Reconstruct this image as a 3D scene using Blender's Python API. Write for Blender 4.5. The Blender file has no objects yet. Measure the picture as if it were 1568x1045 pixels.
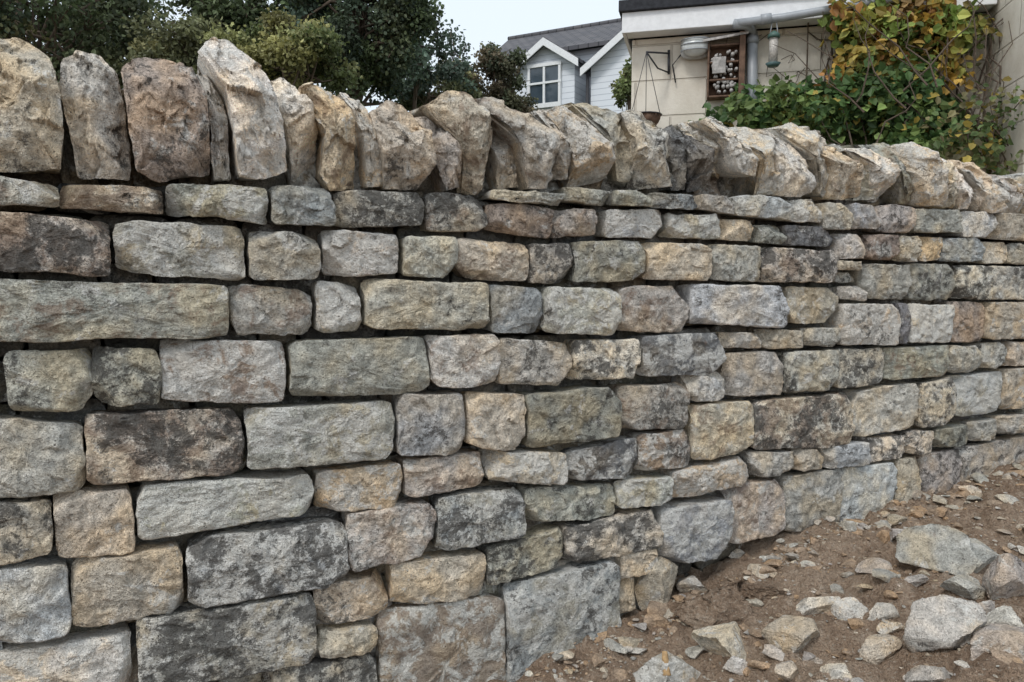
import bpy, math, random, bmesh
import numpy as np
from mathutils import Vector
rng=np.random.default_rng(11); random.seed(5)
S=bpy.context.scene
# ------------------------------------------------------------------ camera geometry (surveyed from the photo)
F=1132.0; CX,CY=784.0,522.5; PITCH=math.atan(112.5/1132); H=1.05
cp,sp=math.cos(PITCH),math.sin(PITCH)
def ray(px,py):
    x=(px-CX)/F; y=(CY-py)/F
    return np.array([x,cp+y*sp,-sp+y*cp])
class Frame:
    def __init__(s,ox,oy,deg):
        s.o=np.array([ox,oy]); s.phi=math.radians(deg)
        s.X=np.array([math.cos(s.phi),math.sin(s.phi)]); s.Y=np.array([-math.sin(s.phi),math.cos(s.phi)])
    def uv(s,px,py,off=0.0):
        r=ray(px,py); c=-s.o
        cx,cy=c@s.X,c@s.Y; rx,ry=r[:2]@s.X,r[:2]@s.Y
        t=(off-cy)/ry
        return cx+t*rx, H+t*r[2]
    def world(s,u,y,z=0): 
        p=s.o+u*s.X+y*s.Y; return np.array([p[0],p[1],z])
    def local(s,x,y):
        dx=x-s.o[0]; dy=y-s.o[1]
        return dx*s.X[0]+dy*s.X[1], dx*s.Y[0]+dy*s.Y[1]
WF=Frame(-1.0,1.45,27.6); BF=Frame(.805,4.95,-14.5); HF=Frame(0,25,-28)
# ------------------------------------------------------------------ noise
def _h(i,j,k):
    n=(i*374761393+j*668265263+k*2147483647)&0xffffffff
    n=((n^(n>>13))*1274126177)&0xffffffff
    n=((n^(n>>15))*2246822519)&0xffffffff
    return ((n^(n>>16))&0xffff)/32767.5-1.0
def vnoise(p):
    i=np.floor(p).astype(np.int64); f=p-i; u=f*f*(3-2*f)
    r=0
    for a in (0,1):
        for b in (0,1):
            for c in (0,1):
                w=(u[:,0] if a else 1-u[:,0])*(u[:,1] if b else 1-u[:,1])*(u[:,2] if c else 1-u[:,2])
                r=r+w*_h(i[:,0]+a,i[:,1]+b,i[:,2]+c)
    return r
def fbm(p,o=3,g=.5):
    r=0;a=1.0;p=p.copy()
    for k in range(o):
        r=r+a*vnoise(p); a*=g; p=p*2.03+17.3
    return r
# ------------------------------------------------------------------ mesh helpers
def empty(name,frame=None,loc=(0,0,0)):
    e=bpy.data.objects.new(name,None); S.collection.objects.link(e)
    if frame is not None:
        e.location=(frame.o[0],frame.o[1],0); e.rotation_euler=(0,0,frame.phi)
    else: e.location=loc
    return e
def mk(name,verts,faces,mats,parent=None,attrs=None,smooth=True,midx=None,frame=None):
    me=bpy.data.meshes.new(name)
    me.from_pydata(np.asarray(verts,dtype=float).tolist(),[],faces if isinstance(faces,list) else faces.tolist())
    for m in (mats if isinstance(mats,(list,tuple)) else [mats]): me.materials.append(m)
    if attrs:
        for k,a in attrs.items():
            at=me.attributes.new(k,'FLOAT_COLOR','POINT')
            aa=np.ones((len(a),4)); aa[:,:3]=a
            at.data.foreach_set('color',aa.ravel())
    me.polygons.foreach_set('use_smooth',[smooth]*len(me.polygons))
    if midx is not None: me.polygons.foreach_set('material_index',midx)
    me.update()
    o=bpy.data.objects.new(name,me); S.collection.objects.link(o)
    if parent is not None: o.parent=parent
    elif frame is not None:
        o.location=(frame.o[0],frame.o[1],0); o.rotation_euler=(0,0,frame.phi)
    return o
class Bag:
    def __init__(s): s.v=[];s.f=[];s.n=0;s.a={};s.mi=[]
    def add(s,v,f,mi=0,**attrs):
        s.v.append(v); n=s.n
        s.f+= [tuple(i+n for i in q) for q in f]; s.n+=len(v); s.mi+=[mi]*len(f)
        for k,c in attrs.items():
            c=np.asarray(c,float)
            if c.ndim==1: c=np.tile(c,(len(v),1))
            s.a.setdefault(k,[]).append(c)
    def make(s,name,mats,parent=None,smooth=True,frame=None):
        return mk(name,np.vstack(s.v),s.f,mats,parent,{k:np.vstack(c) for k,c in s.a.items()},smooth,s.mi,frame)
def boxvf(u0,u1,y0,y1,z0,z1):
    v=np.array([(u,y,z) for z in (z0,z1) for y in (y0,y1) for u in (u0,u1)],float)
    f=[(0,2,3,1),(4,5,7,6),(0,1,5,4),(2,6,7,3),(0,4,6,2),(1,3,7,5)]
    return v,f
def box(name,u0,u1,y0,y1,z0,z1,mat,parent,bev=0.004):
    v,f=boxvf(u0,u1,y0,y1,z0,z1); o=mk(name,v,f,mat,parent,smooth=False)
    if bev:
        b=o.modifiers.new('b','BEVEL'); b.width=bev; b.segments=2
    return o
def tube(pts,rad,n=8,cap=True):
    pts=np.asarray(pts,float); m=len(pts); rad=np.broadcast_to(rad,(m,))
    V=[];Fc=[]
    for i in range(m):
        t=pts[min(i+1,m-1)]-pts[max(i-1,0)]; t=t/(np.linalg.norm(t)+1e-9)
        a=np.array([0,0,1.]) if abs(t[2])<.9 else np.array([1.,0,0])
        x=np.cross(t,a); x/=np.linalg.norm(x); y=np.cross(t,x)
        for k in range(n):
            an=2*math.pi*k/n; V.append(pts[i]+rad[i]*(math.cos(an)*x+math.sin(an)*y))
    for i in range(m-1):
        for k in range(n):
            k2=(k+1)%n; Fc.append((i*n+k,i*n+k2,(i+1)*n+k2,(i+1)*n+k))
    if cap: Fc.append(tuple(range(n-1,-1,-1))); Fc.append(tuple(range((m-1)*n,m*n)))
    return np.array(V),Fc
# ------------------------------------------------------------------ material helpers
class NT:
    def __init__(s,name,rough=.9,spec=.25):
        s.m=bpy.data.materials.new(name); s.m.use_nodes=True; s.t=s.m.node_tree
        s.b=s.t.nodes['Principled BSDF']; s.b.inputs['Roughness'].default_value=rough
        s.b.inputs['Specular IOR Level'].default_value=spec
    def n(s,ty,**kw):
        nd=s.t.nodes.new(ty)
        for k,v in kw.items():
            if k in nd.inputs.keys(): s.set(nd.inputs[k],v)
            else: setattr(nd,k,v)
        return nd
    def set(s,inp,v):
        if hasattr(v,'is_output') or isinstance(v,bpy.types.NodeSocket): s.t.links.new(v,inp)
        else: inp.default_value=v
    def math(s,op,a,b=0.,c=0.,clamp=False):
        nd=s.t.nodes.new('ShaderNodeMath'); nd.operation=op; nd.use_clamp=clamp
        s.set(nd.inputs[0],a); s.set(nd.inputs[1],b); s.set(nd.inputs[2],c); return nd.outputs[0]
    def mix(s,f,a,b,mode='MIX'):
        nd=s.t.nodes.new('ShaderNodeMix'); nd.data_type='RGBA'; nd.blend_type=mode
        s.set(nd.inputs[0],f)
        for i,v in ((6,a),(7,b)):
            if isinstance(v,tuple) and len(v)==3: v=v+(1,)
            s.set(nd.inputs[i],v)
        return nd.outputs[2]
    def noise(s,vec,scale,detail=6,rough=.6,dist=0.):
        nd=s.n('ShaderNodeTexNoise',Scale=scale,Detail=detail,Roughness=rough,Distortion=dist)
        s.set(nd.inputs['Vector'],vec); return nd.outputs['Fac']
    def step(s,x,lo,hi):
        nd=s.t.nodes.new('ShaderNodeMapRange'); nd.interpolation_type='SMOOTHSTEP'
        s.set(nd.inputs[0],x); s.set(nd.inputs[1],lo); s.set(nd.inputs[2],hi); return nd.outputs[0]
    def attr(s,name):
        nd=s.t.nodes.new('ShaderNodeAttribute'); nd.attribute_name=name; return nd
    def pos(s): return s.t.nodes.new('ShaderNodeTexCoord').outputs['Object']
    def bump(s,h,dist,strength=1.,prev=None):
        nd=s.n('ShaderNodeBump',Strength=strength,Distance=dist); s.set(nd.inputs['Height'],h)
        if prev is not None: s.set(nd.inputs['Normal'],prev)
        return nd.outputs[0]
    def done(s,col,nrm=None):
        if isinstance(col,tuple) and len(col)==3: col=col+(1,)
        s.set(s.b.inputs['Base Color'],col)
        if nrm is not None: s.set(s.b.inputs['Normal'],nrm)
        return s.m
def stone_mat():
    s=NT('weathered_sandstone',.95,.12)
    p=s.pos(); seed=s.attr('seed').outputs['Vector']; col=s.attr('col').outputs['Color']
    sep=s.n('ShaderNodeSeparateColor'); s.set(sep.inputs[0],s.attr('mot').outputs['Color'])
    dk,ru,pl=sep.outputs[0],sep.outputs[1],sep.outputs[2]
    va=s.n('ShaderNodeVectorMath',operation='MULTIPLY_ADD'); s.set(va.inputs[0],seed); va.inputs[1].default_value=(37,37,37); s.set(va.inputs[2],p)
    v=va.outputs[0]
    big=s.noise(v,9,2,.55); med=s.noise(v,36,5,.74); fine=s.noise(v,190,2,.8)
    # hue drift
    warm=s.mix(s.step(big,.40,.66),col,s.mix(1.,col,(1.12,1.0,.84),'MULTIPLY'))
    cool=s.mix(s.math('MULTIPLY',s.step(big,.46,.32),.8),warm,s.mix(1.,col,(.89,.90,.905),'MULTIPLY'))
    val=s.math('ADD',s.math('MULTIPLY',s.step(med,.28,.72),.72),.80)
    val=s.math('MULTIPLY',val,s.math('ADD',s.math('MULTIPLY',s.step(fine,.26,.74),.52),.77))
    cc=s.n('ShaderNodeCombineColor'); [s.set(cc.inputs[i],val) for i in range(3)]
    c=s.mix(1.,cool,cc.outputs[0],'MULTIPLY')
    # pale fresh / lichen patches
    n3=s.noise(v,15,4,.74,.4); thr=s.math('SUBTRACT',.70,s.math('MULTIPLY',pl,.24))
    m=s.step(n3,s.math('SUBTRACT',thr,.035),s.math('ADD',thr,.055))
    c=s.mix(s.math('MULTIPLY',m,.72),c,s.mix(s.step(fine,.3,.7),(.60,.585,.54),(.80,.785,.74)))
    # rust
    n4=s.math('SUBTRACT',1.,n3); thr=s.math('SUBTRACT',.76,s.math('MULTIPLY',ru,.24))
    m=s.step(n4,s.math('SUBTRACT',thr,.05),s.math('ADD',thr,.07))
    c=s.mix(s.math('MULTIPLY',m,.62),c,(.25,.165,.115))
    # black lichen / soot, clustered speckle
    n5=s.noise(v,30,5,.85,.2)
    nn=s.math('ADD',s.math('MULTIPLY',n5,.62),s.math('MULTIPLY',s.math('SUBTRACT',1.,big),.38))
    thr=s.math('SUBTRACT',.677,s.math('MULTIPLY',dk,.182))
    m=s.step(nn,s.math('SUBTRACT',thr,.015),s.math('ADD',thr,.045))
    c=s.mix(s.math('MULTIPLY',m,.80),c,(.08,.075,.068))
    # small pits
    vo=s.n('ShaderNodeTexVoronoi',Scale=95.); s.set(vo.inputs['Vector'],v)
    pit=s.math('SUBTRACT',1.,s.step(vo.outputs['Distance'],.08,.24))
    pit=s.math('MULTIPLY',pit,s.step(med,.48,.58))
    c=s.mix(s.math('MULTIPLY',pit,.7),c,(.08,.07,.058))
    b=s.bump(med,.024,.85)
    b=s.bump(s.math('SUBTRACT',fine,s.math('MULTIPLY',pit,.8)),.004,1.,b)
    return s.done(c,b)
STONE=stone_mat()
def soil_mat():
    s=NT('bare_soil',.97,.1); p=s.pos()
    a=s.noise(p,2.2,3,.6); b_=s.noise(p,16,6,.75); c_=s.noise(p,110,3,.75)
    c=s.mix(s.step(a,.35,.65),(.30,.21,.145),(.42,.315,.23))
    c=s.mix(s.math('MULTIPLY',s.step(b_,.5,.66),.7),c,(.52,.415,.32))
    c=s.mix(s.math('MULTIPLY',s.step(b_,.46,.33),.65),c,(.17,.115,.08))
    c=s.mix(s.math('MULTIPLY',s.step(c_,.55,.67),.55),c,(.62,.54,.45))
    c=s.mix(s.math('MULTIPLY',s.step(c_,.45,.33),.5),c,(.13,.09,.065))
    # grass / turf away from the works
    cd=s.t.nodes.new('ShaderNodeSeparateXYZ'); s.set(cd.inputs[0],p)
    far=s.step(s.math('ADD',cd.outputs[1],s.math('MULTIPLY',a,3.)),7.5,9.)
    c=s.mix(far,c,s.mix(b_,(.05,.08,.025),(.10,.12,.045)))
    b=s.bump(b_,.045,1.); b=s.bump(c_,.012,1.,b)
    return s.done(c,b)
SOIL=soil_mat()
def leaf_mat():
    s=NT('leaves',.55,.35); c=s.attr('col').outputs['Color']
    s.done(c); s.b.inputs['Subsurface Weight'].default_value=0
    tr=s.n('ShaderNodeBsdfTranslucent'); s.set(tr.inputs[0],c)
    mx=s.n('ShaderNodeMixShader'); mx.inputs[0].default_value=.3
    s.t.links.new(s.b.outputs[0],mx.inputs[1]); s.t.links.new(tr.outputs[0],mx.inputs[2])
    s.t.links.new(mx.outputs[0],s.t.nodes['Material Output'].inputs[0]); return s.m
LEAF=leaf_mat()
def bark():
    s=NT('bark',.9); n=s.noise(s.pos(),14,4,.7)
    return s.done(s.mix(n,(.05,.038,.028),(.17,.13,.10)),s.bump(n,.02,.8))
BARK=bark()
def plain(name,col,rough=.6,spec=.4,var=.18,sc=8,metal=0,bd=.002):
    s=NT(name,rough,spec); n=s.noise(s.pos(),sc,5,.65)
    c2=tuple(x*(1-var) for x in col); c1=tuple(min(1,x*(1+var*.6)) for x in col)
    s.b.inputs['Metallic'].default_value=metal
    return s.done(s.mix(s.step(n,.3,.7),c2,c1),s.bump(n,bd,.5))
# ------------------------------------------------------------------ stone generator
def worley(P,cell,tilt,step):
    """fractured facets: every vertex takes the tilted plane of its nearest random site"""
    lo=P.min(0)-cell; ext=P.max(0)+cell-lo; n=max(4,min(140,int(ext[0]*ext[2]/cell**2)))
    site=lo+rng.random((n,3))*ext; d=((P[:,None,[0,2]]-site[None][:,:,[0,2]])**2).sum(2)
    k=d.argmin(1); a=rng.normal(0,tilt,(n,2)); b=rng.normal(0,step,n); q=P-site[k]
    return a[k,0]*q[:,0]+a[k,1]*q[:,2]+b[k]
def stone(poly,y0,depth,rim=.015,bulge=.006,amp=1.,ncut=6,cut=.012,nt=84,crag=0.,taper=.004,NI=13,tilt=.9,wz=(.05,.06,.0011),sm=1,planes=()):
    poly=np.asarray(poly,float); lo=poly.min(0); hi=poly.max(0); c=(lo+hi)/2; hs=(hi-lo)/2
    Q=(poly-c)/hs; th=np.linspace(0,2*math.pi,nt,endpoint=False)+.01
    d=np.stack([np.cos(th),np.sin(th)],1); r=np.full(nt,.05)
    for i in range(len(Q)):
        a=Q[i];b=Q[(i+1)%len(Q)];e=b-a
        den=d[:,0]*e[1]-d[:,1]*e[0]; den=np.where(abs(den)<1e-9,1e-9,den)
        t=(a[0]*e[1]-a[1]*e[0])/den; w=(a[0]*d[:,1]-a[1]*d[:,0])/den
        ok=(t>0)&(w>=-1e-6)&(w<=1+1e-6); r=np.where(ok,np.maximum(r,t),r)
    for _ in range(sm): r=(np.roll(r,1)+4*r+np.roll(r,-1))/6
    B=c+r[:,None]*d*hs
    tg=np.roll(B,-1,0)-np.roll(B,1,0); n=np.stack([tg[:,1],-tg[:,0]],1); n/=np.linalg.norm(n,axis=1)[:,None]+1e-9
    R=min(rim,hs.min()*.4); rings=[]
    I=B-n*R
    for k in range(1,NI+1):
        q=(k/NI)**.85; rings.append(np.column_stack([c+(I-c)*q,np.full(nt,-bulge*(1-q*q))]))
    for k in range(1,6):
        a=math.pi/2*k/5; rings.append(np.column_stack([B-n*R*(1-math.sin(a)),np.full(nt,R*(1-math.cos(a)))]))
    for q in (.08,.2,.4,.7,1.):
        rings.append(np.column_stack([B-n*taper*q*3,np.full(nt,R+(depth-R)*q)]))
    P=np.vstack([np.array([[c[0],c[1],-bulge]])]+rings+[np.array([[c[0],c[1],depth]])])
    P=P[:,[0,2,1]]; P[:,1]+=y0; nr=len(rings)
    sd=rng.uniform(-500,500,3)
    for k in range(ncut):
        a=rng.uniform(0,2*math.pi); g=rng.uniform(.15,1)*tilt
        m=np.array([g*math.cos(a),-1,g*math.sin(a)]); m/=np.linalg.norm(m)
        h=P@m; hh=h.max()-cut*rng.uniform(.3,1.3); ex=np.maximum(0,h-hh)
        P=P-ex[:,None]*m
    for (mx_,mz_,ct) in planes:
        m=np.array([mx_,-1,mz_]); m/=np.linalg.norm(m); h=P@m; ex=np.maximum(0,h-(h.max()-ct))
        P[:,1]+=ex/abs(m[1])
    if wz:
        Pw=P+np.stack([fbm(P*25+sd+j*3,2) for j in range(3)],1)*.006
        P[:,1]+=worley(Pw,*wz)+worley(Pw,wz[0]*.45,wz[1]*1.2,wz[2]*.7)
    def vec(f,o,g=.5): return np.stack([fbm(P*f+sd+j*31.7,o,g) for j in range(3)],1)
    D=vec(9,2)*.0030*amp+vec(34,3,.6)*.0024*amp
    q=fbm(P*[46,46,26]+sd+77,3,.65); D[:,1]+=(-.0055*amp)*np.abs(q)
    if crag:
        c1=fbm(P*[13,13,9]+sd+5,3,.55); st=np.floor(c1*4)/4; D[:,1]+=crag*st
        c2=fbm(P*[22,22,14]+sd+9,2); D[:,0]+=crag*.3*np.floor(c2*3)/3; D[:,2]+=crag*.3*np.floor(c2*3+.5)/3
    P=P+D
    Fc=[]
    for k in range(nt): Fc.append((0,1+(k+1)%nt,1+k))
    for i in range(nr-1):
        o=1+i*nt
        for k in range(nt):
            k2=(k+1)%nt; Fc.append((o+k,o+k2,o+nt+k2,o+nt+k))
    o=1+(nr-1)*nt; e=1+nr*nt
    for k in range(nt): Fc.append((o+k,o+(k+1)%nt,e))
    return P,Fc
COL={'g':(.44,.425,.385),'n':(.43,.425,.37),'t':(.53,.47,.385),'o':(.58,.48,.35),'p':(.62,.585,.525),'b':(.36,.37,.372),
'q':(.50,.51,.50),'d':(.21,.21,.21),'r':(.335,.28,.24),'k':(.48,.44,.40),'e':(.33,.325,.285)}
def parse(code):
    c=np.array(COL[code[0]])*rng.uniform(.86,1.12)*rng.uniform(.985,1.015,3); m=np.array([.34,.15,.42])+rng.uniform(-.18,.18,3)
    for ch in code[1:]:
        if ch=='m': m[0]=.74
        if ch=='M': m[0]=1.02
        if ch=='u': m[1]=.85
        if ch=='U': m[1]=1.15
        if ch=='w': m[2]=.9
        if ch=='W': m[2]=1.2
    return np.clip(c,0,.8),m
FACE="""
-60 88 262 316 280 320 nu
85 250 281 320 287 330 tUm
252 412 280 330 286 345 nw
410 512 280 346 286 350 b
514 650 290 348 292 348 gM
652 750 293 357 297 357 gMu
750 850 308 354 318 368 rm
752 865 288 307 295 318 g
848 918 318 365 318 361 kmu
863 940 285 311 291 316 g
940 1000 289 315 291 318 n
930 1027 319 366 319 366 qW
1000 1070 293 321 297 322 bm
1070 1125 297 323 300 330 g
1027 1106 325 365 327 368 nw
1106 1160 334 370 338 372 t
1125 1213 298 332 302 340 q
1213 1262 303 340 305 343 pw
1160 1205 342 374 343 376 e
1205 1280 343 377 347 380 dm
1262 1305 308 352 312 354 g
1305 1348 310 352 313 354 b
1348 1402 313 357 316 360 km
1402 1475 318 358 320 360 g
1475 1528 322 364 324 366 q
1528 1600 325 368 330 372 t
-60 170 318 416 336 427 kMU
172 375 334 420 346 433 nw
378 492 350 431 358 432 gm
494 612 350 425 358 422 kW
614 700 360 425 362 428 n
700 812 362 428 370 432 tu
814 882 370 436 372 436 gM
882 992 367 434 368 432 em
992 1090 370 430 372 432 t
1090 1168 372 430 375 433 g
1168 1282 377 433 384 436 kMu
1282 1330 356 398 358 398 p
1330 1376 357 400 360 400 rm
1376 1410 360 402 361 402 t
1410 1446 361 400 362 400 o
1446 1510 363 402 364 402 b
1510 1548 368 405 370 405 t
1548 1600 372 405 374 406 g
1264 1320 397 414 400 416 gm
1282 1320 416 434 417 434 gm
-60 350 424 525 434 519 nu
350 482 435 518 438 515 gu
482 556 428 514 436 512 pW
557 750 427 507 432 508 nm
752 832 433 512 440 515 b
832 950 436 511 442 515 nw
950 1058 438 510 436 512 ku
1058 1208 434 499 436 503 q
1208 1286 438 498 440 495 t
1322 1398 402 459 404 460 g
1398 1466 403 460 404 461 em
1466 1515 405 459 406 460 pM
1515 1600 406 459 408 460 gm
1286 1325 437 461 438 462 p
3 140 538 640 533 632 nm
136 245 529 628 532 622 nM
240 438 521 622 520 618 kWu
440 656 521 613 512 605 n
656 766 514 594 510 592 pu
766 880 516 592 525 596 km
880 984 520 586 518 580 pM
984 1112 513 578 508 575 dw
1112 1174 509 536 510 536 p
1174 1232 505 536 505 534 t
1232 1286 502 532 500 532 g
1288 1378 464 530 465 530 tW
1378 1394 463 528 463 528 d
1394 1460 464 526 466 526 pW
1460 1508 462 526 462 524 rm
1508 1600 461 522 462 520 t
-60 128 640 772 652 758 gk
125 372 634 748 626 728 kMU
374 604 624 722 612 704 nw
606 712 602 700 600 697 bm
712 806 602 690 602 692 t
806 950 602 690 590 668 em
950 1058 590 662 585 658 kmu
1055 1116 574 615 570 613 q
1116 1206 541 611 538 606 g
1206 1286 538 606 533 600 gm
1286 1358 534 597 532 588 gM
1358 1455 531 583 528 577 nu
1455 1505 528 573 528 570 n
1505 1545 525 566 524 564 g
1545 1600 523 562 521 558 t
-60 78 772 880 768 852 gM
76 204 757 861 748 851 t
204 484 746 834 724 790 nW
484 620 723 790 709 780 ow
620 748 706 766 692 746 ku
748 868 692 741 690 742 tw
868 978 692 737 667 735 dw
978 1060 665 725 657 716 rmw
1060 1156 620 709 612 695 tu
1156 1308 616 691 600 683 pMU
1308 1412 599 673 584 656 p
1412 1464 586 656 576 648 pM
1464 1540 576 642 568 632 qw
1540 1600 565 630 558 620 t
-60 104 876 1004 862 976 qn
104 282 863 972 836 942 tn
282 532 826 936 795 892 bMW
530 668 786 880 768 848 kmu
668 804 762 848 746 822 bMw
804 948 748 806 742 794 nm
946 1030 736 779 728 773 nw
1030 1148 722 770 698 742 tw
1148 1218 692 733 690 729 gm
1218 1262 688 723 685 720 t
1262 1328 684 719 675 711 q
1328 1392 673 713 665 702 pM
1392 1430 662 699 656 694 pM
1430 1488 656 689 649 681 em
1488 1530 646 677 640 671 g
1530 1600 638 668 630 656 g
-60 202 1012 1110 971 1064 pw
204 484 950 1064 906 1014 gMw
480 598 899 967 881 946 tmu
598 746 864 931 846 916 tn
744 866 842 903 807 868 nM
866 1014 809 868 776 837 kM
951 1014 846 887 838 876 t
1012 1120 779 868 762 854 bw
1120 1208 744 838 733 818 ku
1206 1294 731 818 716 808 g
1290 1378 717 805 707 788 q
1378 1418 703 785 699 775 t
1418 1478 698 775 686 760 km
1478 1600 686 765 662 735 km
484 578 969 1012 956 997 to
415 578 1024 1110 1004 1090 gM
578 776 940 1110 908 1090 gUw
774 950 893 1075 856 1010 bmw
946 978 890 950 884 945 t
"""
wall=empty('dry_stone_wall',WF)
bag=Bag()
def add_face(poly,code,y0=None,**kw):
    pls=[(rng.choice([-1,1])*rng.uniform(.3,2.),rng.choice([-1,1])*rng.uniform(.3,2.),rng.uniform(.008,.02)) for _ in range(rng.integers(2,5))]
    P,Fc=stone(poly,rng.uniform(-.016,.010) if y0 is None else y0,.17,rim=rng.uniform(.003,.008),bulge=rng.uniform(.0,.006),
               ncut=int(rng.integers(4,8)),cut=rng.uniform(.004,.011),amp=rng.uniform(.75,1.2),NI=15,planes=pls,**kw)
    c,m=parse(code); bag.add(P,Fc,col=c,mot=m,seed=rng.uniform(0,1,3))
def quadpoly(u0,u1,zbl,ztl,zbr,ztr,gap=.0026,j=.004):
    w=u1-u0; h=(ztl-zbl+ztr-zbr)/2; jj=lambda s=1.: rng.uniform(-j,j)*s
    g=gap
    ch=lambda: rng.choice([.03,.06,.10,.16,.28],p=[.30,.26,.22,.14,.08])*min(w,h)
    def L(t): return zbl+(zbr-zbl)*t
    def T(t): return ztl+(ztr-ztl)*t
    pts=[]
    a,b=ch(),ch(); pts+= [(u0+g,zbl+g+b),(u0+g+a,zbl+g)]
    for t in (.35,.65): pts.append((u0+w*t+jj(2),L(t)+g+jj(.5)))
    a,b=ch(),ch(); pts+= [(u1-g-a,zbr+g),(u1-g,zbr+g+b)]
    pts.append((u1-g+jj(.7),(zbr+ztr)/2+jj()))
    a,b=ch(),ch(); pts+= [(u1-g,ztr-g-b),(u1-g-a,ztr-g)]
    for t in (.65,.35): pts.append((u0+w*t+jj(2),T(t)-g+jj(.5)))
    a,b=ch(),ch(); pts+= [(u0+g+a,ztl-g),(u0+g,ztl-g-b)]
    pts.append((u0+g+jj(.7),(zbl+ztl)/2+jj()))
    return pts
for ln in FACE.strip().splitlines():
    q=ln.split(); x0,x1,tl,bl,tr,br=map(float,q[:6])
    u0,ztl=WF.uv(x0,tl); _,zbl=WF.uv(x0,bl); u1,ztr=WF.uv(x1,tr); _,zbr=WF.uv(x1,br)
    add_face(quadpoly(u0,u1,zbl,ztl,zbr,ztr),q[6],nt=112 if u1-u0>.2 else 88)
def courses(u0,u1,z0,z1,y0,dark=1.,nt=36):
    z=z0
    while z<z1-.03:
        h=min(rng.uniform(.075,.115),z1-z); u=u0-rng.uniform(0,.1)
        while u<u1:
            w=rng.uniform(.09,.24); P,Fc=stone(quadpoly(u,min(u+w,u1+.02),z,z+h,z,z+h),y0+rng.uniform(-.01,.01),.15,nt=nt,NI=7)
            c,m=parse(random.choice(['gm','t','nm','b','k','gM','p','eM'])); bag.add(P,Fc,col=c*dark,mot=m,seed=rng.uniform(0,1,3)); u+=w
        z+=h
uL=WF.uv(-60,400)[0]; uR=WF.uv(1600,400)[0]; uE=uR+.75
courses(uR+.002,uE,-.1,1.27,0,nt=60)
courses(uL-.8,uL-.002,-.35,1.22,0,nt=60)
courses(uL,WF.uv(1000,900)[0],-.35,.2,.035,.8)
courses(uL,uR,-.05,1.23,.075,.38)  # recessed filler stones, colour darkened to deepen the shadow in the joints
bag.make('facing_stones',STONE,wall)
# rear face and hearting
bag=Bag(); 
courses(uL-.8,uE,-.3,1.24,.50,.8,nt=32)
bag.make('rear_facing_stones',STONE,wall)
def grit():
    s=NT('wall_hearting',.97,.1); n=s.noise(s.pos(),30,6,.7); return s.done(s.mix(n,(.03,.025,.02),(.12,.10,.08)),s.bump(n,.03,1.))
box('hearting',uL-.78,uE-.02,.16,.52,-.4,1.275,grit(),wall,0)
# ------------------------------------------------------------------ coping
COPE="""
tm: -60,80 -20,45 12,38 42,46 78,78 95,150 103,215 98,262 30,262 -50,260
km: 85,78 112,64 155,72 180,97 195,150 207,230 204,276 112,272 100,200 82,125
rM: 182,95 205,74 250,71 302,95 322,150 329,268 240,280 205,262 192,170
kw: 300,98 328,102 352,145 359,276 326,279 317,150
pw: 303,72 320,47 346,45 386,75 414,112 442,190 451,262 400,277 363,270 350,150 328,100
pm: 420,113 440,105 464,130 500,203 503,240 491,279 453,276 440,200 425,150
ou: 459,126 480,118 527,131 549,165 562,240 566,288 512,290 495,268 500,205 470,155
tw: 528,131 545,128 571,165 592,240 599,286 567,287 553,205
tm: 573,166 600,148 632,152 668,195 676,250 656,293 596,290 584,220
km: 640,173 665,170 692,195 721,235 719,286 690,293 672,240
tu: 657,156 688,138 727,138 757,170 763,230 748,299 722,290 718,230 690,190
gm: 745,180 775,184 801,225 811,286 766,289 758,225
ku: 728,146 765,140 792,150 836,170 861,215 860,262 851,291 816,291 800,225 768,185
kw: 823,166 845,160 871,180 886,225 883,276 856,273 850,212
tw: 845,161 880,155 917,178 951,235 953,276 892,289 880,220
g: 892,151 925,150 962,176 986,240 982,286 956,276 945,225 915,178
gM: 964,167 990,158 1016,162 1031,200 1037,287 991,287 979,230
dm: 1021,197 1040,190 1061,215 1069,291 1038,292
dM: 1045,206 1076,205 1102,235 1106,287 1070,295 1060,240
tw: 1050,187 1085,178 1121,215 1137,240 1131,271 1104,262 1092,232 1060,207
pw: 1085,181 1120,169 1152,190 1177,235 1166,272 1135,263 1117,215
tw: 1130,187 1165,189 1197,215 1202,299 1170,299 1170,250
pm: 1170,194 1203,196 1241,215 1264,290 1242,303 1201,300 1193,225
tw: 1200,191 1238,182 1274,210 1290,260 1287,307 1258,297 1242,225
tu: 1264,216 1290,218 1322,250 1331,303 1290,307 1286,255
gm: 1290,216 1318,215 1346,260 1354,306 1331,306 1320,252
pw: 1320,222 1355,225 1382,265 1386,311 1353,309 1343,255
eMu: 1328,221 1375,217 1402,236 1415,270 1422,313 1386,313 1378,255
tw: 1383,219 1420,214 1452,258 1458,316 1421,316 1407,265
tm: 1424,236 1453,238 1478,275 1482,319 1454,319 1446,275
pm: 1447,240 1480,243 1502,280 1506,321 1480,321 1470,275
t: 1472,240 1505,248 1527,285 1531,324 1503,324 1495,280
tw: 1497,254 1530,260 1552,293 1556,327 1528,327 1520,290
kw: 1522,260 1552,266 1578,300 1582,331 1553,330 1545,295
tm: 1548,268 1580,272 1606,305 1610,334 1578,333 1570,300
"""
cb=Bag()
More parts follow.
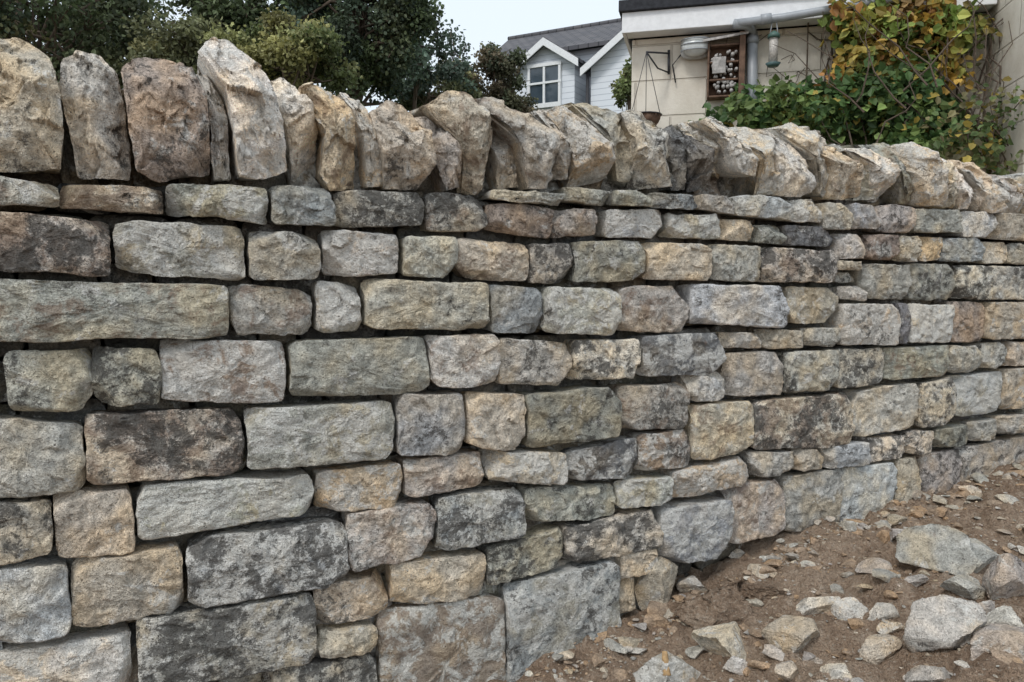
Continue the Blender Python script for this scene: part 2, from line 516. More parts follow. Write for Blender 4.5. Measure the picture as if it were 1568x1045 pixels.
for i,ln in enumerate(COPE.strip().splitlines()):
    code,pts=ln.split(': '); P2=[]
    off=(-.034,.0,-.020,.012)[i%4]+rng.uniform(-.005,.005)
    for p in pts.split():
        x,y=map(float,p.split(',')); P2.append(WF.uv(x,y+ (1 if y>255 else -3),off))
    P2=np.array(P2); c0=P2.mean(0); e=P2-c0; P2=c0+e*(1-.0042/np.maximum(.02,np.abs(e)).clip(.02,.2))
    pls=[(-rng.uniform(.5,1.1),rng.uniform(-.2,.2),rng.uniform(.018,.036)),(rng.uniform(.4,1.0),rng.uniform(-.3,.3),rng.uniform(.012,.028)),
         (rng.uniform(-.4,.4),rng.uniform(.5,1.1),rng.uniform(.03,.06)),(rng.uniform(-.3,.3),-rng.uniform(.3,.8),rng.uniform(.015,.04)),
         (rng.uniform(-1.5,1.5),rng.uniform(-1.5,1.5),rng.uniform(.02,.04))]
    P,Fc=stone(P2,off,rng.uniform(.30,.38),rim=rng.uniform(.004,.010),bulge=rng.uniform(.0,.006),amp=1.,ncut=3,cut=.016,nt=128,crag=.0045,taper=.008,NI=24,tilt=1.1,wz=(.07,.14,.0025),sm=0,planes=pls)
    c,m=parse(code)
    if code[0]!='d': m[0]*=.78; c=c*1.1
    cb.add(P,Fc,col=c,mot=m,seed=rng.uniform(0,1,3))
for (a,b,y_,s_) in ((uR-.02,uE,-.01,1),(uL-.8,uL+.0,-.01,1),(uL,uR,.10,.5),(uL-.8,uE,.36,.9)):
    u=a
    while u<b:
        w=rng.uniform(.07,.12); t=rng.uniform(.14,.2)*(.75 if s_<.7 else 1)
        if y_>0 and u<WF.uv(420,200)[0]: t*=1.25
        poly=[(u,1.22),(u+w,1.22),(u+w-.02,1.27+t*.6),(u+w*.6-.04,1.27+t),(u-.04,1.27+t*.9),(u-.02,1.27+t*.5)]
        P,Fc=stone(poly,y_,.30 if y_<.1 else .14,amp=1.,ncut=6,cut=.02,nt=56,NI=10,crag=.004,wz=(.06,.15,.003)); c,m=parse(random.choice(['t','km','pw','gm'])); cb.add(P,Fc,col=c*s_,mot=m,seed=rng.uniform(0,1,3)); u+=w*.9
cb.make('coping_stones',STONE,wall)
# ------------------------------------------------------------------ ground
sx=np.array([WF.local(x,y)[0] for x,y in ((-1,1.45),(0,1.97),(.334,2.15),(.9,2.44),(1.5,2.76),(2.15,3.1),(3.2,3.65))])
sz=np.array([-.25,-.075,-.01,.11,.145,.265,.33])
MOUNDS=[(.98,1.42,.30,.16,.10),(1.35,1.85,.22,.16,.06),(.62,1.62,.16,.12,.045),(1.9,2.5,.3,.2,.035)]
def gz(x,y,fine=True):
    x=np.atleast_1d(np.asarray(x,float)); y=np.atleast_1d(np.asarray(y,float))
    s,t=WF.local(x,y); h=np.interp(s,sx,sz)
    front=np.clip(-t/1.2,0,1); h=h+front*.02
    for (mx_,my_,ra,rb,hh) in MOUNDS: h=h+hh*np.exp(-((x-mx_)/ra)**2-((y-my_)/rb)**2)
    p=np.stack([x,y,np.zeros_like(x)],1)
    near=np.exp(-np.maximum(0,np.hypot(x-1,y-2)-3)/3)
    h=h+near*(.035*fbm(p*2.6+9,3)+(.026*fbm(p*11+3,3,.6)+.010*fbm(p*42,2,.6) if fine else 0))
    tt=np.clip((y-7)/16,0,1); h=h+tt*tt*(3-2*tt)*2.2
    return h
gx=np.concatenate([-np.geomspace(300,.6,26)-.2,np.arange(-.6,3.4,.012),3.4+np.geomspace(.08,300,30)])
gy=np.concatenate([.9-np.geomspace(300,.2,22),np.arange(.95,3.7,.012),3.7+np.geomspace(.08,400,40)])
XX,YY=np.meshgrid(gx,gy); V=np.column_stack([XX.ravel(),YY.ravel(),gz(XX.ravel(),YY.ravel())])
nx,ny=len(gx),len(gy); I=np.arange(nx*ny).reshape(ny,nx)
Q=np.stack([I[:-1,:-1],I[:-1,1:],I[1:,1:],I[1:,:-1]],-1).reshape(-1,4)
mk('ground',V,Q,SOIL)
def hit(px,py):
    r=ray(px,py)
    for t in np.arange(.8,6,.01):
        p=np.array([0,0,H])+r*t
        if p[2]<gz(p[0],p[1],False)[0]: return p,t
    return p,t
def ico(n):
    bm=bmesh.new(); bmesh.ops.create_icosphere(bm,subdivisions=n,radius=1); v=np.array([x.co[:] for x in bm.verts]); f=[tuple(q.index for q in fc.verts) for fc in bm.faces]; bm.free(); return v,f
ICO={k:ico(k) for k in (2,3,4,5)}
def rock(center,size,lv=4,ncut=14,flat=False,amp=1.,yaw=None,tilt=.25):
    v,f=ICO[lv]; P=v.copy()
    for k in range(ncut):
        m=rng.normal(size=3); m/=np.linalg.norm(m); hh=rng.uniform(.32,.72); P=P-np.maximum(0,P@m-hh)[:,None]*m
    P/=np.abs(P).max(0); sd=rng.uniform(-99,99,3)
    if lv>2:
        for j in range(3): P[:,j]+=amp*(.035*fbm(P*2+sd+j*9,2)+ .03*fbm(P*9+sd+j*5,3,.6))
    P=P*np.asarray(size)
    a=rng.uniform(0,6.28) if yaw is None else yaw; b=rng.uniform(-tilt,tilt); c=rng.uniform(-tilt,tilt)
    Rz=np.array([[math.cos(a),-math.sin(a),0],[math.sin(a),math.cos(a),0],[0,0,1]])
    Rx=np.array([[1,0,0],[0,math.cos(b),-math.sin(b)],[0,math.sin(b),math.cos(b)]])
    Ry=np.array([[math.cos(c),0,math.sin(c)],[0,1,0],[-math.sin(c),0,math.cos(c)]])
    return P@(Rz@Rx@Ry).T+np.asarray(center),f
BIG="""
1112 978 50 36 p
1004 905 36 46 t
1258 920 36 18 p
1308 948 32 22 pw
1245 1014 15 11 p
1372 830 22 12 k
1462 860 78 30 g
1545 888 56 50 km
1450 965 58 50 k
1540 950 38 34 p
1215 990 44 18 t
1010 1034 74 34 gw
1128 1025 24 18 p
1400 890 22 12 k
1130 846 16 8 p
1300 822 16 9 g
1210 1030 26 16 k
1350 948 24 12 p
1370 975 25 11 t
965 985 22 16 t
1500 985 30 18 g
1552 1000 66 26 k
1352 1000 40 18 t
1352 802 16 9 g
1484 752 18 8 p
1400 768 16 8 k
1530 720 16 7 t
1190 1008 20 10 k
1490 905 40 22 g
1505 930 26 26 k
1440 820 24 11 p
1340 880 26 10 k
1060 900 30 16 k
1290 1035 34 14 p
1420 1035 46 18 k
"""
for ln in BIG.strip().splitlines():
    q=ln.split(); px,py,hw,hh=map(float,q[:4]); p,t=hit(px,py+hh*.55); sc=F/t
    b=Bag(); rx=hw/sc; rz=hh/sc
    P,f=rock((p[0],p[1]+.2*rx,gz(p[0],p[1])[0]+rz*.45),(rx,rx*rng.uniform(.55,.85),rz*1.15),5,11,yaw=rng.uniform(-.5,.5),tilt=.25)
    c,m=parse(q[4]); m[0]*=.8; b.add(P,f,col=c*.92,mot=m,seed=rng.uniform(0,1,3)); b.make('rubble_rock',STONE)
# compacted soil clods
for (px,py,hw,hh) in ((1105,935,74,34),(1180,905,50,18)):
    p,t=hit(px,py+hh*.6); sc=F/t; rx=hw/sc; rz=hh/sc
    P,f=rock((p[0],p[1]+.3*rx,gz(p[0],p[1])[0]+rz*.2),(rx,rx*.7,rz*1.05),5,10,yaw=.15,tilt=.08,amp=2.0)
    mk('soil_clod',P,f,SOIL)
# loose chips
b=Bag()
s0=WF.uv(800,900)[0]
for k in range(3400):
    s=s0+rng.uniform(0,3.2); t=-abs(rng.normal(0,.6))-.03
    if rng.random()<.3: t=-rng.uniform(.01,.14)
    w=WF.world(s,t); 
    if w[1]<1.1: continue
    r=min(.032,.0032*math.exp(rng.exponential(.62))) 
    P,f=rock((w[0],w[1],gz(w[0],w[1])[0]+r*.15),(r*rng.uniform(.9,1.7),r,r*rng.uniform(.25,.75)),3 if r>.009 else 2,8)
    c,m=parse(random.choice(['t','k','p','p','g','g','t','k'])); 
    if rng.random()<.45: c=np.array((.42,.32,.235))
    b.add(P,f,col=c*.88,mot=m*.5,seed=rng.uniform(0,1,3))
b.make('stone_chips',STONE,smooth=False)
p,t=hit(1012,1040); V_,F_=tube([p+[0,-.07,.05],p+[.0,-.04,.10]],[.012,.007],6)
b=Bag(); b.add(V_,F_); b.make('broken_stick',plain('split_wood',(.5,.33,.17),.8,.2,.4,40))
# ------------------------------------------------------------------ leaves and trees
def leaves(P,size,cols,up=.0,flat=None):
    n=len(P); L=np.array([(0,0,0),(-.42,.35,.12),(-.3,.8,.1),(0,1.1,-.06),(.3,.8,.1),(.42,.35,.12)])
    a=rng.normal(size=(n,3)); 
    if flat is not None: a=a*.7+np.asarray(flat)
    a/=np.linalg.norm(a,axis=1)[:,None]
    d=rng.normal(size=(n,3)); d[:,2]-=.5; d-= (d*a).sum(1)[:,None]*a; d/=np.linalg.norm(d,axis=1)[:,None]
    x=np.cross(d,a); s=size*rng.uniform(.6,1.25,n)
    V=P[:,None,:]+s[:,None,None]*(L[None,:,0,None]*x[:,None]+L[None,:,1,None]*d[:,None]+L[None,:,2,None]*a[:,None])
    V=V.reshape(-1,3); i=np.arange(n)[:,None]*6
    Fc=np.concatenate([i+[0,1,2,3],i+[0,3,4,5]],1).reshape(-1,4)
    return V,[tuple(q) for q in Fc.tolist()],np.repeat(cols,6,0)
def tree(name,base,cc,rad,ncl,nl,size,pal,trunk=.16,shell=.5,clr=.3,limbs=True):
    b=Bag(); base=np.array(base,float); cc=np.array(cc,float); rad=np.array(rad,float)
    top=cc+[0,0,-rad[2]*.2]; mid=(base+top)/2+rng.normal(0,.1,3)
    hub=[base,mid,top,cc+[0,0,rad[2]*.6]]
    def bt(pts,r): 
        V,Fc=tube(pts,r,7); b.add(V,Fc,0,col=(.1,.1,.1))
    bt(hub,[trunk,trunk*.75,trunk*.45,trunk*.12])
    for k in range(ncl):
        d=rng.normal(size=3); d/=np.linalg.norm(d); q=shell+(1-shell)*rng.random()
        c=cc+d*rad*q; st=hub[1]+(hub[3]-hub[1])*rng.uniform(.1,.95)
        m=(st+c)/2+rng.normal(0,.12,3)*rad.mean()
        if limbs: bt([st,m,c,c+d*rad*clr*.6],[trunk*.28,trunk*.15,trunk*.06,.006])
        for tw in range(3):
            e=c+rng.normal(0,1,3)*rad*clr*.55
            if limbs: bt([m*.4+c*.6,(c+e)/2,e],[trunk*.07,.012,.005])
        n=int(nl*rng.uniform(.5,1.4)); g=rng.normal(size=(n,3)); g/=np.linalg.norm(g,axis=1)[:,None]
        g*= (rng.random(n)**.45)[:,None]*rng.uniform(.7,1.35); g+=rng.normal(0,.16,(n,3))
        P=c+g*rad*clr
        base_c=np.array(pal[rng.integers(len(pal))])*rng.uniform(.6,1.35)*1.75
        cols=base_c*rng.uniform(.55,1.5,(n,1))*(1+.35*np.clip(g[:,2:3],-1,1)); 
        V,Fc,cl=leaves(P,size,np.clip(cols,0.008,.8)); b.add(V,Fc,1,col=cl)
    return b.make(name,[BARK,LEAF],smooth=False)
DG=[(.05,.068,.032),(.06,.078,.036),(.072,.085,.045),(.045,.06,.038)]
OL=[(.085,.09,.045),(.075,.08,.04),(.12,.115,.055)]
YG=[(.115,.12,.05),(.14,.135,.055),(.09,.11,.045)]
BGN=[(.055,.08,.058),(.065,.09,.062),(.05,.07,.052)]
def at(px,py,Y): 
    r=ray(px,py); t=Y/r[1]; return np.array([r[0]*t,Y,H+r[2]*t])
def tr(px,py,Y,rx,rz,ncl,nl,size,pal,**kw):
    c=at(px,py,Y); k=Y/F; g=gz(c[0],c[1],False)[0]
    return tree('tree',(c[0]+rng.uniform(-.3,.3),c[1],g-.1),c,(rx*k,rx*k*.8,rz*k),ncl,nl,size,pal,**kw)
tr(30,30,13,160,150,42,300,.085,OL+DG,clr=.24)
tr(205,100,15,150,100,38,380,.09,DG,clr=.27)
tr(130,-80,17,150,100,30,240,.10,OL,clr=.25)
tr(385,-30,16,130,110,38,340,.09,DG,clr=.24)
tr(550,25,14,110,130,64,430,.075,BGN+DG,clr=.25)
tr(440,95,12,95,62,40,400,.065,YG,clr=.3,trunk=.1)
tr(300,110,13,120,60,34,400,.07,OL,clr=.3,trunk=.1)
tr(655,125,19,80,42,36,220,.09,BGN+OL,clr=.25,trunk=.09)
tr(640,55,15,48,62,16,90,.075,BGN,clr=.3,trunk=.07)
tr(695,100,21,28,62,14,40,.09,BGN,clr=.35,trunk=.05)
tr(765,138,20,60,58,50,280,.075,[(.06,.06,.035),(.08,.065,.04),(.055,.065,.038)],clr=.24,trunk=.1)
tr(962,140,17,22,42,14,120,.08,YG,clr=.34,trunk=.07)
# distant tree belt
b=Bag()
for k in range(150):
    x=rng.uniform(-70,70); y=rng.uniform(55,75); z=2+rng.uniform(.5,4.2); n=90
    P=np.array([x,y,z])+rng.normal(size=(n,3))*[1.8,1.2,1.1]; c=np.array(random.choice(DG+OL))*rng.uniform(.8,1.5)
    V_,F_,cl=leaves(P,.7,c*rng.uniform(.7,1.3,(n,1))); b.add(V_,F_,0,col=cl)
b.make('distant_trees',[LEAF],smooth=False)
# ------------------------------------------------------------------ outbuilding (rendered block)
def blockmat():
    s=NT('painted_blockwork',.9,.2); p=s.pos()
    sx_=s.t.nodes.new('ShaderNodeSeparateXYZ'); s.set(sx_.inputs[0],p)
    cb_=s.t.nodes.new('ShaderNodeCombineXYZ'); s.set(cb_.inputs[0],s.math('ADD',sx_.outputs[0],sx_.outputs[1])); s.set(cb_.inputs[1],sx_.outputs[2])
    br=s.n('ShaderNodeTexBrick',Scale=1.); s.set(br.inputs['Vector'],cb_.outputs[0])
    br.inputs['Brick Width'].default_value=.45; br.inputs['Row Height'].default_value=.225; br.inputs['Mortar Size'].default_value=.008; br.inputs['Mortar Smooth'].default_value=.6
    n=s.noise(p,4,6,.65); f=s.noise(p,60,5,.7)
    c=s.mix(s.step(n,.32,.68),(.62,.565,.475),(.75,.70,.61)); c=s.mix(s.math('MULTIPLY',br.outputs['Fac'],.5),c,(.44,.39,.32))
    c=s.mix(s.math('MULTIPLY',s.step(f,.55,.7),.3),c,(.44,.39,.32))
    h=s.math('SUBTRACT',s.math('MULTIPLY',f,.35),br.outputs['Fac'])
    return s.done(c,s.bump(h,.008,.9))
BLOCK=blockmat(); WHITE=plain('white_painted_timber',(.80,.81,.82),.5,.4,.08,20); FELT=plain('roofing_felt',(.04,.042,.048),.9,.2,.3,40)
GREY=plain('grey_upvc',(.31,.33,.35),.4,.5,.1,20); BLACK=plain('black_iron',(.03,.03,.035),.5,.5,.2,40)
ob=empty('blockwork_outbuilding',BF)
u0,_=BF.uv(968,60); u1,_=BF.uv(1513,60); ztop=BF.uv(955,53,-.12)[1]
box('front_wall',u0,u1+.0,0,2.6,-.2,ztop-.003,BLOCK,ob,.006)
box('side_wing',u1+.003,u1+1.6,-.62,2.6,-.2,ztop+.32,BLOCK,ob,.006)
uf=BF.uv(953,40,-.12)[0]; zf=BF.uv(953,22,-.12)[1]
box('fascia_board',uf,u1-.01,-.145,-.12,ztop,zf,WHITE,ob)
box('end_fascia',uf,uf+.022,-.117,2.7,ztop,zf-.002,WHITE,ob)
box('soffit_board',uf+.024,u1-.01,-.118,-.002,ztop+.004,ztop+.02,WHITE,ob)
box('flat_roof',uf-.02,u1-.004,-.17,2.75,zf+.002,zf+.07,FELT,ob)
def pl(px,py,off): u,z=BF.uv(px,py,off); return np.array([u,off,z])
def tb(name,pts,r,mat,parent,n=12):
    V_,F_=tube(pts,r,n); o=mk(name,V_,F_,mat,parent); return o
tb('gutter_pipe',[pl(1128,36,-.19),pl(1200,27,-.2),pl(1340,3,-.22),pl(1420,-12,-.22)],.024,GREY,ob)
tb('pipe_elbow',[pl(1124,37,-.19),pl(1142,38,-.17),pl(1151,46,-.07),pl(1152,62,-.05)],.029,GREY,ob)
tb('downpipe',[pl(1152,50,-.05),pl(1152,150,-.05),np.array([pl(1152,150,-.05)[0],-.05,.0])],.032,GREY,ob)
for py in (62,): 
    q=pl(1152,py,-.05); tb('pipe_collar',[q+[0,0,-.02],q+[0,0,.02]],.038,GREY,ob)
q=pl(1173,30,-.2); tb('gutter_joint',[q+[-.03,0,.0],q+[.03,0,.004]],.031,GREY,ob)
# bulkhead lamp
lamp=empty('bulkhead_lamp',BF); q=pl(1065,73,-.05)
v,f=ICO[4]; P=v*[.085,.05,.06]; mk('glass_diffuser',P+q+[0,-.02,0],f,plain('frosted_glass',(.55,.57,.56),.25,.6,.1,30),lamp)
P=v.copy(); P=np.sign(P)*np.abs(P)**.6; P*=[.092,.02,.067]; mk('lamp_housing',P+q+[0,.018,0],f,plain('lamp_grey',(.4,.4,.38),.4,.5),lamp)
for dz in (-.025,.01,.04): 
    a=np.linspace(-1,1,9); tb('guard_bar',[q+[x*.088,-.02-.055*math.sqrt(max(0,1-x*x)),dz] for x in a],.004,GREY,lamp,6)
tb('lamp_cable',[q+[-.09,.03,-.03],q+[-.14,.03,-.09],q+[-.12,.03,-.2]],.005,BLACK,lamp,6)
# insect hotel
ih=empty('insect_hotel',BF); WOOD=plain('old_wood',(.16,.10,.07),.85,.2,.45,25); PALE=plain('bleached_wood',(.42,.40,.38),.85,.2,.4,30)
a0,z0=BF.uv(1082,150,-.1); a1,z1=BF.uv(1138,62,-.1)
box('back_board',a0,a1,-.02,-.004,z0,z1,WOOD,ih)
box('side_post',a1-.02,a1+.015,-.12,-.022,z0-.02,z1+.05,WOOD,ih); box('side_plank',a0,a0+.012,-.1,-.022,z0,z1,WOOD,ih)
for k,fz in enumerate((0,.3,.62,.93)): box('shelf_%d'%(k+1),a0+.014,a1-.022,-.1,-.022,z0+(z1-z0)*fz,z0+(z1-z0)*fz+.012,WOOD,ih)
bb=Bag()
for k in range(60):
    x=rng.uniform(a0+.025,a1-.035); z=rng.uniform(z0+.03,z1-.05); V_,F_=tube([(x,-.03,z),(x+rng.uniform(-.006,.006),-.095,z)],rng.uniform(.006,.012),7); bb.add(V_,F_)
bb.make('cane_tubes',PALE,ih)
V_=np.array([(a0-.03,-.13,z1+.0),(a1+.03,-.13,z1+.03),(a1+.03,-.0,z1+.07),(a0-.03,-.0,z1+.045)]); V_=np.vstack([V_,V_+[0,0,.014]])
mk('sloped_lid',V_,[(0,3,2,1),(4,5,6,7),(0,1,5,4),(1,2,6,5),(2,3,7,6),(3,0,4,7)],PALE,ih,smooth=False)
box('label_board',a0+.03,a0+.11,-.115,-.103,z0+.14,z0+.24,PALE,ih)
# bracket + hanging basket wires
br_=empty('hanging_basket_bracket',BF)
A=pl(1024,82,-.02); Bq=pl(1024,114,-.02); C=pl(990,80,-.22)
tb('back_plate',[A+[0,0,.02],Bq],.008,BLACK,br_,8); tb('arm',[A,C],.006,BLACK,br_,8); tb('brace',[Bq+[0,0,.01],(Bq+C)/2+[0,0,-.03],C],.005,BLACK,br_,8)
for dx in (-.09,0,.09): tb('chain',[C,C+[dx,.03*(dx==0),-.38]],.0022,BLACK,br_,5)
th=np.linspace(0,2*math.pi,17); tb('basket_rim',[C+[.1*math.cos(x),.1*math.sin(x),-.38] for x in th],.004,BLACK,br_,6)
v,f=ICO[3]; P=v*[.095,.095,.09]; P[:,2]=-np.abs(P[:,2]); mk('basket_liner',P+C+[0,0,-.38],f,WOOD,br_)
# bird feeder
bf=empty('bird_feeder',BF); q=pl(1185,56,-.2)
tb('hanger',[q+[-.025,0,0],q+[-.012,0,.08],q+[.012,0,.08],q+[.025,0,0]],.003,GREY,bf,5)
tb('lid',[q+[0,0,-.01],q+[0,0,.01],q+[0,0,.03]],[.036,.034,.01],plain('feeder_green',(.06,.12,.10),.5,.4),bf)
tb('seed_tube',[q+[0,0,-.15],q+[0,0,-.01]],.026,plain('seed_and_plastic',(.45,.42,.38),.3,.5,.4,90),bf)
tb('tray',[q+[0,0,-.175],q+[0,0,-.155]],[.03,.045],plain('feeder_teal',(.08,.14,.14),.5,.4),bf)
# vine
def region(pts,n):
    P=np.array(pts,float); lo=P.min(0); hi=P.max(0); out=[]
    while len(out)<n:
        x,y=rng.uniform(lo,hi); c=False; j=len(P)-1
        for i in range(len(P)):
            if (P[i,1]>y)!=(P[j,1]>y) and x<(P[j,0]-P[i,0])*(y-P[i,1])/(P[j,1]-P[i,1])+P[i,0]: c=not c
            j=i
        if c: out.append((x,y))
    return out
vb=Bag()
def clump(pts,ncl,per,rr,depth,pal,size):
    for (x,y) in region(pts,ncl):
        o=-rng.uniform(*depth); u,z=BF.uv(x,y,o); n=int(per*rng.uniform(.4,1.5)); c0=np.array(pal[rng.integers(len(pal))])*rng.uniform(.6,1.35)
        P=np.array([u,o,z])+rng.normal(size=(n,3))*[rr,rr*.7,rr*.8]; P[:,1]=np.minimum(P[:,1],-.01)
        cc_=c0*rng.uniform(.6,1.4,(n,1)); od=rng.random(n)<.10; cc_[od]=np.array(YL[0])*rng.uniform(.4,1.1,(od.sum(),1))
        V_,F_,cl=leaves(P,size,np.clip(cc_,0,.8),flat=(0,-.7,.5)); vb.add(V_,F_,1,col=cl)
GR=[(.085,.155,.05),(.12,.20,.06),(.07,.135,.045),(.17,.24,.075)]; YL=[(.45,.35,.08),(.48,.31,.07),(.33,.34,.09),(.21,.28,.07),(.36,.18,.06),(.18,.26,.06),(.26,.17,.07),(.30,.34,.09)]
clump([(1090,178),(1120,155),(1200,140),(1290,130),(1400,118),(1450,160),(1450,230),(1300,215),(1180,190),(1095,188)],140,42,.052,(.05,.40),GR,.052)
clump([(1280,5),(1330,-20),(1430,-20),(1480,40),(1440,70),(1470,120),(1400,140),(1330,130),(1275,140),(1300,80)],120,30,.05,(.03,.30),YL,.056)
clump([(1330,60),(1440,60),(1450,160),(1300,160)],26,28,.05,(.03,.22),GR+YL[3:4],.055)
clump([(1440,10),(1500,30),(1500,80),(1450,60)],14,18,.05,(.03,.2),[(.2,.16,.05),(.14,.18,.05)],.045)
clump([(1440,170),(1500,200),(1568,245),(1568,275),(1440,240)],52,14,.06,(.1,.7),[(.10,.15,.05),(.14,.17,.06),(.17,.15,.07)],.042)
clump([(1480,100),(1568,130),(1568,250),(1500,210)],24,9,.06,(.1,.7),[(.10,.15,.05),(.17,.16,.07)],.038)
for k in range(60):
    x=rng.uniform(1300,1565); y=rng.uniform(120,300); o=-rng.uniform(.02,.5); p0=pl(x,y,o); pts=[p0]
    dx=rng.uniform(-.25,.25)
    for i in range(5): pts.append(pts[-1]+[dx*.4+rng.normal(0,.04),rng.normal(0,.02),rng.uniform(.03,.16)]); pts[-1][1]=min(pts[-1][1],-.01)
    V_,F_=tube(pts,np.linspace(.006,.0018,6),5); vb.add(V_,F_,0,col=(.1,.1,.1))
for k in range(9):
    u=rng.uniform(u1-.95,u1-.15); pts=[np.array([u,-.05,.1])]
    for i in range(9): pts.append(pts[-1]+[rng.normal(0,.05),rng.normal(0,.01),.27]); pts[-1][1]=min(-.015,pts[-1][1])
    V_,F_=tube(pts,np.linspace(.016,.004,10),6); vb.add(V_,F_,0,col=(.1,.1,.1))
for k in range(12):  # dry tendrils over the wall near the lamp
    p0=pl(rng.uniform(1085,1290),rng.uniform(50,140),-.015); pts=[p0]
    for i in range(5): pts.append(pts[-1]+[rng.normal(0,.04),0,rng.normal(.0,.04)])
    V_,F_=tube(pts,.0022,4); vb.add(V_,F_,0,col=(.1,.1,.1))
vb.make('climbing_vine',[BARK,LEAF],smooth=False,frame=BF)
# ------------------------------------------------------------------ white house
hs_=empty('white_clapboard_house',HF)
def siding():
    s=NT('white_clapboard',.6,.3); p=s.pos(); sp_=s.t.nodes.new('ShaderNodeSeparateXYZ'); s.set(sp_.inputs[0],p)
    fr=s.math('FRACT',s.math('MULTIPLY',sp_.outputs[2],6.)); n=s.noise(p,2,4,.5)
    c=s.mix(s.step(fr,.86,.98),s.mix(n,(.64,.68,.73),(.74,.77,.81)),(.42,.46,.52)); return s.done(c,s.bump(s.math('SUBTRACT',1.,fr),.02,1.))
def tiles():
    s=NT('slate_roof_tiles',.75,.3); p=s.pos(); br=s.n('ShaderNodeTexBrick',Scale=1.); s.set(br.inputs['Vector'],p)
    br.inputs['Brick Width'].default_value=.33; br.inputs['Row Height'].default_value=.25; br.inputs['Mortar Size'].default_value=.02
    br.inputs['Color1'].default_value=(.085,.085,.095,1); br.inputs['Color2'].default_value=(.13,.125,.13,1); br.inputs['Mortar'].default_value=(.04,.04,.045,1)
    return s.done(br.outputs['Color'],s.bump(br.outputs['Fac'],.03,-.8))
SID=siding(); TIL=tiles()
def gable(px_l,px_p,px_r,py_e,py_p,off,back,tag):
    ul,ze=HF.uv(px_l,py_e,off); up,zp=HF.uv(px_p,py_p,off); ur,_=HF.uv(px_r,py_e,off); up=(ul+ur)/2
    V_=np.array([(u,y,z) for y in (off,back) for u,z in ((ul,1.),(ur,1.),(ur,ze),(up,zp),(ul,ze))])
    mk(tag+'_walls',V_,[(0,1,2,3,4),(9,8,7,6,5),(0,4,9,5),(1,6,7,2)],SID,hs_,smooth=False)
    sl=(zp-ze)/(up-ul); ov=.22
    for sgn,un in ((-1,ul),(1,ur)):
        ue=un+sgn*ov; zl=ze-sl*ov
        T=.10
        V_=np.array([(ue,off-.25,zl+.03),(up,off-.25,zp+.03),(up,back,zp+.03),(ue,back,zl+.03)]); V_=np.vstack([V_,V_+[0,0,T]])
        mk(tag+'_roof_slope',V_,[(0,3,2,1),(4,5,6,7),(0,1,5,4),(1,2,6,5),(2,3,7,6),(3,0,4,7)],TIL,hs_,smooth=False)
        V_=np.array([(ue,off-.29,zl-.12),(up,off-.29,zp-.12),(up,off-.29,zp+.10),(ue,off-.29,zl+.10)]); V_=np.vstack([V_,V_+[0,.036,0]])
        mk(tag+'_bargeboard',V_,[(0,1,2,3),(4,7,6,5),(0,4,5,1),(1,5,6,2),(2,6,7,3),(3,7,4,0)],WHITE,hs_,smooth=False)
    return ul,ur,ze,zp
gable(797,830,880,104,68,-1.6,2.5,'small_gable')
gable(905,980,1075,104,30,-1.6,3.2,'large_gable')
ue0,zed=HF.uv(752,97,0); ue1,_=HF.uv(1060,90,0); ur0,zr=HF.uv(779,66,3.2)
box('main_body',ue0+.25,ue1,.05,6.2,1.,zed,SID,hs_,0)
V_=np.array([(ue0,-.3,zed-.05),(ue1,-.3,zed-.05),(ue1,3.2,zr),(ur0,3.2,zr),(ue0,6.6,zed-.05),(ue1,6.6,zed-.05)]); n6=len(V_); V_=np.vstack([V_,V_+[0,0,.12]])
mk('main_roof',V_,[(6,7,8,9),(9,8,11,10),(0,1,7,6),(3,2,1,0),(4,5,2,3),(0,6,9,3),(3,9,10,4),(1,2,8,7),(2,5,11,8),(4,10,11,5)],TIL,hs_,smooth=False)
V_,F_=tube([(ur0,3.2,zr+.13),(ue1,3.2,zr+.13)],.1,8); mk('ridge_tiles',V_,F_,TIL,hs_)
w0,wz1=HF.uv(810,103,-1.6); w1,wz0=HF.uv(860,160,-1.6)
GL=plain('window_glass',(.05,.07,.09),.08,.8,.2,2)
box('window_glass',w0+.07,w1-.07,-1.66,-1.605,wz0+.07,wz1-.07,GL,hs_,0)
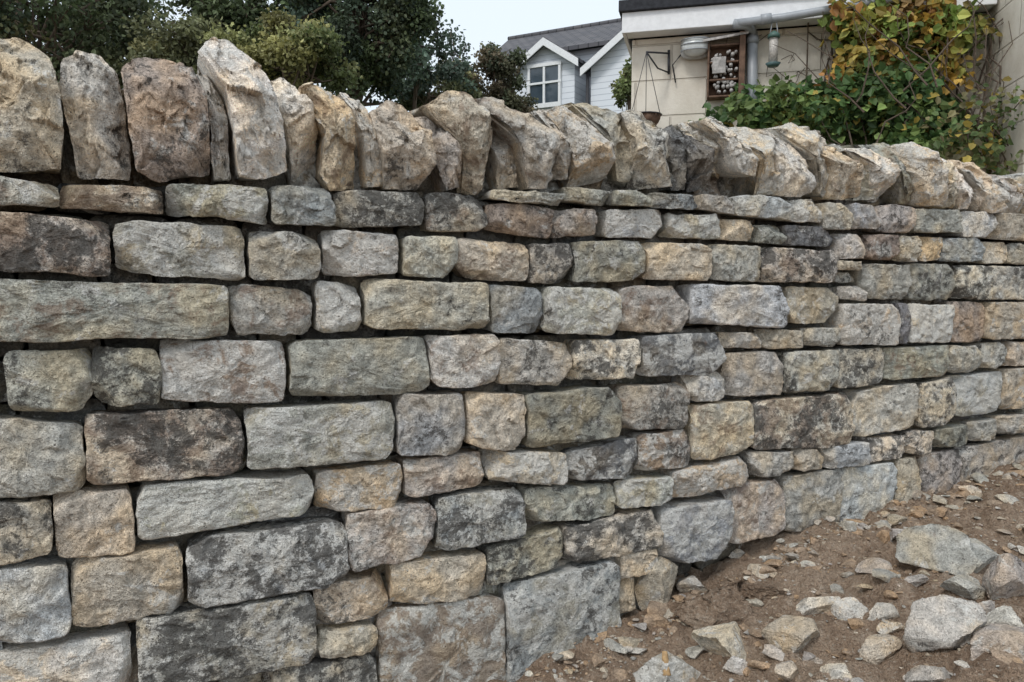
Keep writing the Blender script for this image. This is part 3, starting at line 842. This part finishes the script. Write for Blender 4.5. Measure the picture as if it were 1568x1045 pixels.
for nm,a,b_,c,d in (('frame_left',w0,w0+.075,wz0,wz1),('frame_right',w1-.075,w1,wz0,wz1),('mullion',(w0+w1)/2-.035,(w0+w1)/2+.035,wz0,wz1)): box('window_'+nm,a,b_,-1.70,-1.603,c,d,WHITE,hs_,0)
for nm,c,d in (('head',wz1-.07,wz1+.03),('sill',wz0-.06,wz0+.07),('transom',(wz0*.45+wz1*.55)-.03,(wz0*.45+wz1*.55)+.03)): box('window_'+nm,w0-.02,w1+.02,-1.71,-1.702+.05,c,d,WHITE,hs_,0)
dpx,dz=HF.uv(900,112,-1.7); tb('drainpipe',[(dpx,-1.7,dz),(dpx,-1.7,1.)],.05,BLACK,hs_)
# ------------------------------------------------------------------ world, sun, camera
w=bpy.data.worlds.new('World'); S.world=w; w.use_nodes=True; t=w.node_tree
bg=t.nodes['Background']; sky=t.nodes.new('ShaderNodeTexSky'); sky.sky_type='NISHITA'; sky.sun_disc=False
EL,AZ=math.radians(52),math.radians(214)
sky.sun_elevation=EL; sky.sun_rotation=AZ; sky.dust_density=3; sky.air_density=1.2
mx=t.nodes.new('ShaderNodeMix'); mx.data_type='RGBA'; mx.inputs[0].default_value=.85
t.links.new(sky.outputs[0],mx.inputs[6]); mx.inputs[7].default_value=(7.05,7.75,8.4,1)
t.links.new(mx.outputs[2],bg.inputs[0]); bg.inputs[1].default_value=.138
sd=bpy.data.lights.new('sun','SUN'); sd.energy=1.5; sd.angle=math.radians(13); sd.color=(1,.97,.93)
so=bpy.data.objects.new('sun',sd); S.collection.objects.link(so)
# direction towards sun: azimuth clockwise from +Y
dirv=Vector((math.sin(AZ)*math.cos(EL),math.cos(AZ)*math.cos(EL),math.sin(EL)))
so.rotation_euler=dirv.to_track_quat('Z','Y').to_euler()
cam=bpy.data.cameras.new('camera'); co=bpy.data.objects.new('camera',cam); S.collection.objects.link(co)
co.location=(0,0,H); co.rotation_euler=(math.pi/2-PITCH,0,0); cam.sensor_width=36; cam.lens=F/1568*36; cam.clip_end=1000; cam.clip_start=.02
S.camera=co
S.view_settings.view_transform='Standard'; S.view_settings.look='None'; S.view_settings.exposure=0
